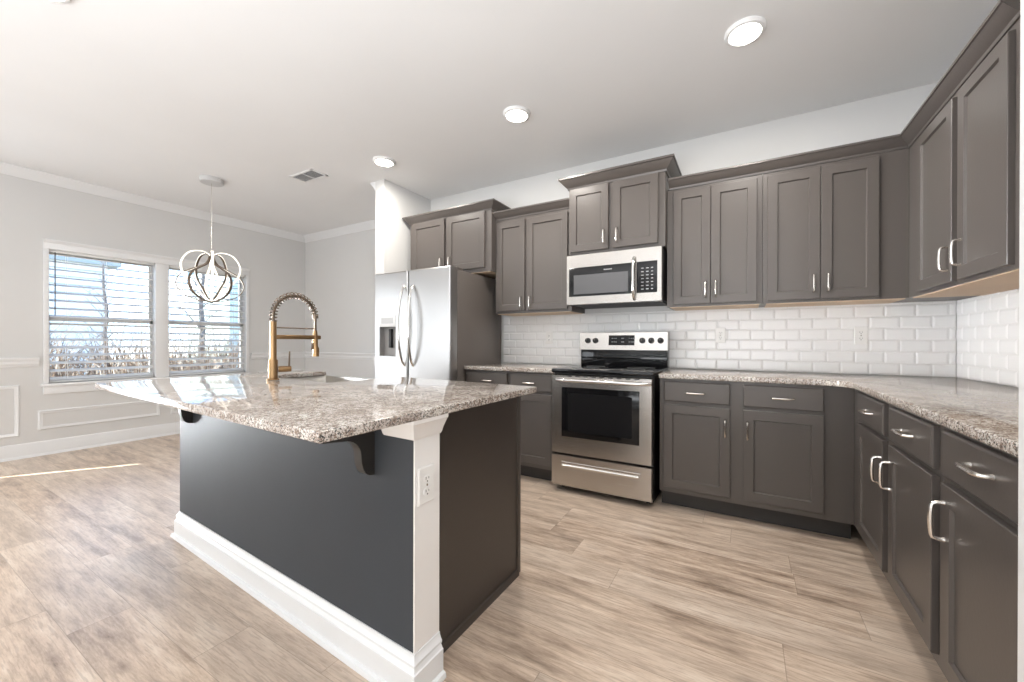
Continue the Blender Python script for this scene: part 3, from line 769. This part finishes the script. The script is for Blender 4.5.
# apron-front sink
b = BM(); x0, x1, y0, y1, z0, z1 = SX0 - .012, SX1 + .012, SY0 - .012, ITY1 + .012, .66, CT - .0295
w_ = .018
for bx in ((x0, x1, y0, y0 + w_, z0, z1), (x0, x1, y1 - w_, y1, z0, z1), (x0, x0 + w_, y0, y1, z0, z1), (x1 - w_, x1, y0, y1, z0, z1), (x0, x1, y0, y1, z0 - .01, z0 + .008)):
    box(b, *bx, .002, S)
sk = obj('apron_sink', b, sink_m); tag(sk, 'steel apron-front sink set in the notch of the island counter', 'sink')
b = BM(); lathe(b, [(.045, 0), (.045, .003), (.030, .004), (.028, .002)], (*S(-.93, -1.95, 0)[:2], .6685), 20); obj('drain', b, chrome_m, sk)

# ------------------------------------------------------------------ faucet
fx, fy = S(-.965, -2.262, 0)[:2]
t = thing('kitchen_faucet', 'tall brushed gold spring-neck faucet on the island counter', 'faucet', (fx, fy, CT))
b = BM(); lathe(b, [(.030, 0), (.030, .006), (.0225, .010), (.0225, .105), (.020, .110)], (fx, fy, CT + .0005), 24); obj('base', b, gold_m, t)
b = BM(); tube(b, [(fx, fy, CT + .10), (fx, fy, CT + .318)], .0165, 16); obj('column', b, gold_m, t)
RAD = .118; zc = CT + .345
arc = [(fx, fy, CT + .318), (fx, fy, zc)]
for k in range(1, 21):
    a = math.pi * k / 20; arc.append((fx, fy + RAD - RAD * math.cos(a), zc + .125 * math.sin(a)))
arc += [(fx, fy + 2 * RAD, zc - .03), (fx, fy + 2 * RAD, CT + .265)]
b = BM(); tube(b, arc, .0075, 10); obj('hose', b, bronze_m, t)
# spring wound round the first two thirds of the hose
def along(path, s):
    d = [0]
    for p, q in zip(path, path[1:]): d.append(d[-1] + (Vector(q) - Vector(p)).length)
    s *= d[-1]
    for i in range(len(path) - 1):
        if s <= d[i + 1]:
            f_ = (s - d[i]) / max(1e-9, d[i + 1] - d[i]); p, q = Vector(path[i]), Vector(path[i + 1]); return p.lerp(q, f_), (q - p).normalized()
    return Vector(path[-1]), (Vector(path[-1]) - Vector(path[-2])).normalized()
b = BM(); P = []; turns = 21; NN = turns * 12
for k in range(NN + 1):
    p, tt = along(arc, .80 * k / NN); ux = Vector((1, 0, 0)); vx = tt.cross(ux); a = 2 * math.pi * k / 12
    P.append(p + (ux * math.cos(a) + vx * math.sin(a)) * .0165)
tube(b, P, .0032, 6); obj('spring', b, bronze_m, t)
pe, te = along(arc, .81)
b = BM(); tube(b, [pe - te * .012, pe + te * .012], .0175, 12); obj('spring_collar', b, bronze_m, t)
hx, hy = fx, fy + 2 * RAD
b = BM(); tube(b, [(fx, fy, CT + .285), (fx, hy, CT + .285)], .0038, 8); obj('guide_rod', b, bronze_m, t)
b = BM(); box(b, fx - .011, fx + .011, fy + .012, hy + .030, CT + .222, CT + .246, .004); obj('docking_arm', b, gold_m, t)
b = BM(); tube(b, [(hx, hy, CT + .275), (hx, hy, CT + .240), (hx, hy, CT + .18), (hx, hy + .004, CT + .165), (hx, hy + .004, CT + .120)], [.010, .014, .015, .0185, .0175], 16); obj('spray_head', b, gold_m, t)
b = BM(); tube(b, [(hx, hy - .016, CT + .20), (hx, hy - .022, CT + .16)], .005, 8); obj('spray_trigger', b, bronze_m, t)
b = BM(); tube(b, [(fx + .012, fy + .02, CT + .058), (fx + .025, fy + .045, CT + .058), (fx + .035, fy + .075, CT + .058)], [.017, .017, .0155], 14); vl = obj('valve', b, gold_m, t)
b = BM(); tube(b, [(fx + .032, fy + .066, CT + .060), (fx + .034, fy + .068, CT + .155)], [.0055, .0042], 8); obj('lever', b, bronze_m, vl)

# ------------------------------------------------------------------ ceiling fixtures
def ceiling_light(x, y, label):
    t = thing('ceiling_light', label, 'ceiling light', (x, y, CEIL), 'round ceiling lights')
    b = BM(); lathe(b, [(.098, 0), (.098, -.006), (.090, -.017), (.078, -.020), (.074, -.016)], (x, y, CEIL - .0003), 40); obj('trim_ring', b, white_m, t)
    b = BM(); lathe(b, [(.075, -.0165), (.072, -.0195), (.02, -.021)], (x, y, CEIL), 40); obj('diffuser', b, lampglow_m, t)
    l = lamp('downlight', 'AREA', (x, y, CEIL - .026), (0, 0, -1), DOWN_W, (1.0, 0.945, 0.87), shape='DISK', size=.15)
    l.parent = t; l.matrix_parent_inverse = Matrix.Translation(-Vector(t.location))
DOWN_W = 12.0
ceiling_light(1.270, -1.035, 'round white ceiling light nearest the right wall cabinets')
ceiling_light(-.160, -.978, 'round white ceiling light above the cooking range side, middle one of its row')
ceiling_light(-1.584, -.930, 'round white ceiling light nearest the refrigerator alcove')
ceiling_light(-1.55, -2.90, 'round white ceiling light cut off by the top edge of the photo')
# vent
t = thing('ceiling_vent', 'white louvred air vent in the dining ceiling', 'vent', (-2.495, -1.072, CEIL))
b = BM(); x0, x1, y0, y1 = -2.675, -2.315, -1.158, -.985
for bx in ((x0, x1, y0, y0 + .022), (x0, x1, y1 - .022, y1), (x0, x0 + .022, y0, y1), (x1 - .022, x1, y0, y1), (-2.500, -2.490, y0, y1)): box(b, *bx, CEIL - .008, CEIL - .0005, .002)
obj('frame', b, white_m, t)
b = BM(); box(b, x0 + .01, x1 - .01, y0 + .01, y1 - .01, CEIL - .0015, CEIL - .0003); obj('backing', b, mat('vent_dark', (0.22, 0.22, 0.22), 0.7), t)
b = BM()
for k in range(11):
    y = y0 + .028 + k * .0118
    box(b, x0 + .022, x1 - .022, -.004, .004, -.0006, .0006, 0, lambda x, yy, z, y=y: (x, y + yy * .75 - z * .6, CEIL - .005 + yy * .6 + z))
obj('louvres', b, mat('vent_louvre', (0.55, 0.55, 0.55), 0.5), t)
# pendant
px, py = -3.43, -1.495
t = thing('pendant_lamp', 'looped ribbon pendant lamp hanging before the dining window', 'pendant', (px, py, CEIL))
b = BM(); lathe(b, [(.098, 0), (.098, -.040), (.092, -.046), (.02, -.046)], (px, py, CEIL - .0004), 40); obj('canopy', b, mat('canopy_grey', (0.55, 0.55, 0.55), 0.4), t)
b = BM(); tube(b, [(px, py, CEIL - .04), (px, py, 2.03)], .0022, 6); obj('cord', b, nickel_m, t)
b = BM(); lathe(b, [(.008, 0), (.010, .004), (.010, .075), (.006, .085)], (px, py, 1.955), 14); obj('stem', b, grey_m, t)
b = BM(); lathe(b, [(.004, 0), (.016, .006), (.016, .020), (.010, .028)], (px, py, 1.505), 14); obj('hub', b, bronze_m, t)
def spline(ctrl, n):
    out = []; C = [ctrl[0]] + ctrl + [ctrl[-1]]
    for i in range(1, len(C) - 2):
        for k in range(n):
            t_ = k / n; p0, p1, p2, p3 = C[i - 1], C[i], C[i + 1], C[i + 2]
            out.append(tuple(.5 * (2 * p1[q] + (p2[q] - p0[q]) * t_ + (2 * p0[q] - 5 * p1[q] + 4 * p2[q] - p3[q]) * t_ ** 2 + (3 * p1[q] - p0[q] - 3 * p2[q] + p3[q]) * t_ ** 3) for q in (0, 1)))
    return out + [ctrl[-1]]
HIGH = [(.018, 1.985), (.10, 2.012), (.215, 1.985), (.288, 1.88), (.265, 1.765), (.17, 1.665), (.085, 1.575), (.014, 1.522)]
LOW = [(.018, 1.975), (.055, 1.90), (.16, 1.845), (.27, 1.785), (.315, 1.69), (.26, 1.595), (.14, 1.537), (.014, 1.518)]
def ribbon(az, ctrl, mats):
    ca, sa = math.cos(az), math.sin(az); b = BM(); rings = []; P = spline(ctrl, 7); n = len(P)
    for k in range(n):
        dr = P[min(k + 1, n - 1)][0] - P[max(k - 1, 0)][0]; dz = P[min(k + 1, n - 1)][1] - P[max(k - 1, 0)][1]
        l_ = math.hypot(dr, dz); nr, nz = -dz / l_, dr / l_; ring = []
        for (d, w) in ((.0045, -.010), (.0045, .010), (-.0045, .010), (-.0045, -.010)):
            r_, z_ = P[k][0] * .85 + nr * d, P[k][1] + nz * d
            ring.append(b.verts.new((px + r_ * ca - w * sa, py + r_ * sa + w * ca, z_)))
        rings.append(ring)
    for A, B in zip(rings, rings[1:]):
        for k in range(4):
            f = b.faces.new((A[k], A[(k + 1) % 4], B[(k + 1) % 4], B[k])); f.material_index = 1 if k == 2 else 0
    b.faces.new(rings[0]); b.faces.new(rings[-1])
    return obj('ribbon_loop', b, mats, t)
view_az = math.atan2(CAMP.y - py, CAMP.x - px)
for d in (2, 68, -66, 150, -150): ribbon(view_az + math.radians(d), HIGH, [led_m, bronze_m])
for d in (35, -38, 98, -96, 165, -170): ribbon(view_az + math.radians(d), LOW, [bronze_m, led_m])

# ------------------------------------------------------------------ outdoors, seen through the dining window
grass_m = painted('dry_grass', (0.42, 0.36, 0.27), 0.9, 0.3)
b = BM(); box(b, -60, XL - .16, -30, 40, -.9, -.7); g_ = obj('lawn', b, grass_m); g_['kind'] = 'structure'
def siding(name, col):
    M = mat(name, col, 0.6); nt, N, L, bs = nodes(M)
    sp = N('ShaderNodeSeparateXYZ'); L(objcoord(nt), sp.inputs[0])
    f = mth(nt, 'FRACT', mth(nt, 'DIVIDE', sp.outputs['Z'], .26))
    L(mixc(nt, mth(nt, 'LESS_THAN', f, .16), col, tuple(c * .5 for c in col)), bs.inputs['Base Color'])
    return M
sid_m = siding('siding_pale_blue', (0.72, 0.73, 0.70)); sid2_m = siding('siding_teal', (0.45, 0.52, 0.50)); roof_m = painted('shingle_grey', (0.34, 0.36, 0.36), 0.9, 0.15)
winglass_m = mat('house_window_dark', (0.06, 0.08, 0.10), 0.1)
def house(x0, x1, y0, y1, ze, zr, m_, label):
    t = thing('house', label, 'house', ((x0 + x1) / 2, (y0 + y1) / 2, -.7), 'houses beyond the window')
    b = BM(); box(b, x0, x1, y0, y1, -.7, ze); obj('wall', b, m_, t, smooth=False)
    b = BM(); o_ = .30; A = [(x0 - o_, y0 - o_), (x1 + o_, y0 - o_), (x1 + o_, y1 + o_), (x0 - o_, y1 + o_)]
    d = min(x1 - x0, y1 - y0) / 2
    L_ = [b.verts.new((x, y, ze - .02)) for x, y in A]; M_ = [b.verts.new((x, y, ze + .12)) for x, y in A]
    xm = (x0 + x1) / 2
    R1 = b.verts.new((xm, y0 + d, zr)); R2 = b.verts.new((xm, y1 - d, zr))
    b.faces.new(L_)
    for k in range(4): b.faces.new((L_[k], L_[(k + 1) % 4], M_[(k + 1) % 4], M_[k]))
    b.faces.new((M_[0], M_[1], R1)); b.faces.new((M_[1], M_[2], R2, R1)); b.faces.new((M_[2], M_[3], R2)); b.faces.new((M_[3], M_[0], R1, R2))
    obj('roof', b, roof_m, t, smooth=False)
    b = BM(); box(b, x1 + .001, x1 + .05, y1 - 2.1, y1 - 1.25, .4, 1.8); f_ = obj('window_frame', b, trim_m, t)
    b = BM(); box(b, x1 + .05, x1 + .056, y1 - 2.03, y1 - 1.32, .47, 1.73); obj('pane', b, winglass_m, f_)
    b = BM(); box(b, x1 - .02, x1 + .04, y1 - .06, y1 + .03, -.7, ze - .02); obj('corner_board', b, trim_m, t)
house(-27, -18, -7.5, 1.28, 3.72, 5.6, sid_m, 'pale blue sided house with grey hip roof seen through the window left half')
house(-22, -18, 4.95, 8.4, 4.6, 6.2, sid2_m, 'teal sided house seen through the far right edge of the dining window')
bark_m = painted('bark_grey_brown', (0.15, 0.13, 0.12), 0.9, 0.2)
def tree(x, y, h, r, seed, label, spread=.55):
    rnd = random.Random(seed)
    t = thing('bare_tree', label, 'tree', (x, y, -.7), 'bare trees beyond the window')
    b = BM(); pts = [(x + rnd.uniform(-.05, .05) * k * .3, y + rnd.uniform(-.05, .05) * k * .3, -.7 + h * k / 6) for k in range(7)]
    tube(b, pts, [r * (1 - .11 * k) for k in range(7)], 8); obj('trunk', b, bark_m, t)
    b = BM()
    for k in range(18):
        f_ = rnd.uniform(.45, 1); p = Vector(pts[0]).lerp(Vector(pts[-1]), f_); a = rnd.uniform(0, 6.28); l = .7 * h * spread * (1.25 - f_) * rnd.uniform(.5, 1)
        d = Vector((math.cos(a) * .7, math.sin(a) * .7, .7)); q = [p, p + d * l * .4 + Vector((0, 0, .05)), p + d * l + Vector((rnd.uniform(-.1, .1), rnd.uniform(-.1, .1), .15 * l))]
        tube(b, q, [r * .18, r * .11, r * .04], 5)
        for j in range(4):
            s0 = q[1].lerp(q[2], rnd.random()); e = s0 + Vector((rnd.uniform(-1, 1), rnd.uniform(-1, 1), rnd.uniform(.1, 1))).normalized() * l * .4
            tube(b, [s0, e], [r * .08, r * .03], 4)
    obj('branches', b, bark_m, t)
tree(-14.6, 2.7, 4.6, .12, 3, 'bare tree with dark trunk behind the dining window right half')
tree(-15.0, .55, 4.0, .07, 5, 'slim bare tree beyond the dining window mullion')
rnd = random.Random(11)
twig_m = mat('twigs_mixed', (0.4, 0.32, 0.26), 0.9); nt, N, L, bs = nodes(twig_m)
L(ramp(nt, noise(nt, objcoord(nt), 3.0, 3), [(.38, (0.07, 0.045, 0.03)), (.5, (0.20, 0.125, 0.075)), (.62, (0.50, 0.41, 0.32))]), bs.inputs['Base Color'])
b = BM()
for j in range(2600):
    p = Vector((rnd.uniform(-13.5, -8.2), rnd.uniform(-3.4, 4.6), -.7)); d = Vector((rnd.gauss(0, .30), rnd.gauss(0, .30), 1)).normalized(); l = rnd.uniform(.9, 2.3) * (1 if rnd.random() < .9 else 1.3)
    q = p + d * l * .6; e = q + (d + Vector((rnd.gauss(0, .5), rnd.gauss(0, .5), 0))).normalized() * l * .4
    tube(b, [p, q, e], [.013, .009, .003], 4)
o = obj('brush_thicket', b, twig_m); tag(o, 'tangled bare twiggy brush outside the dining window', 'brush'); o['kind'] = 'stuff'
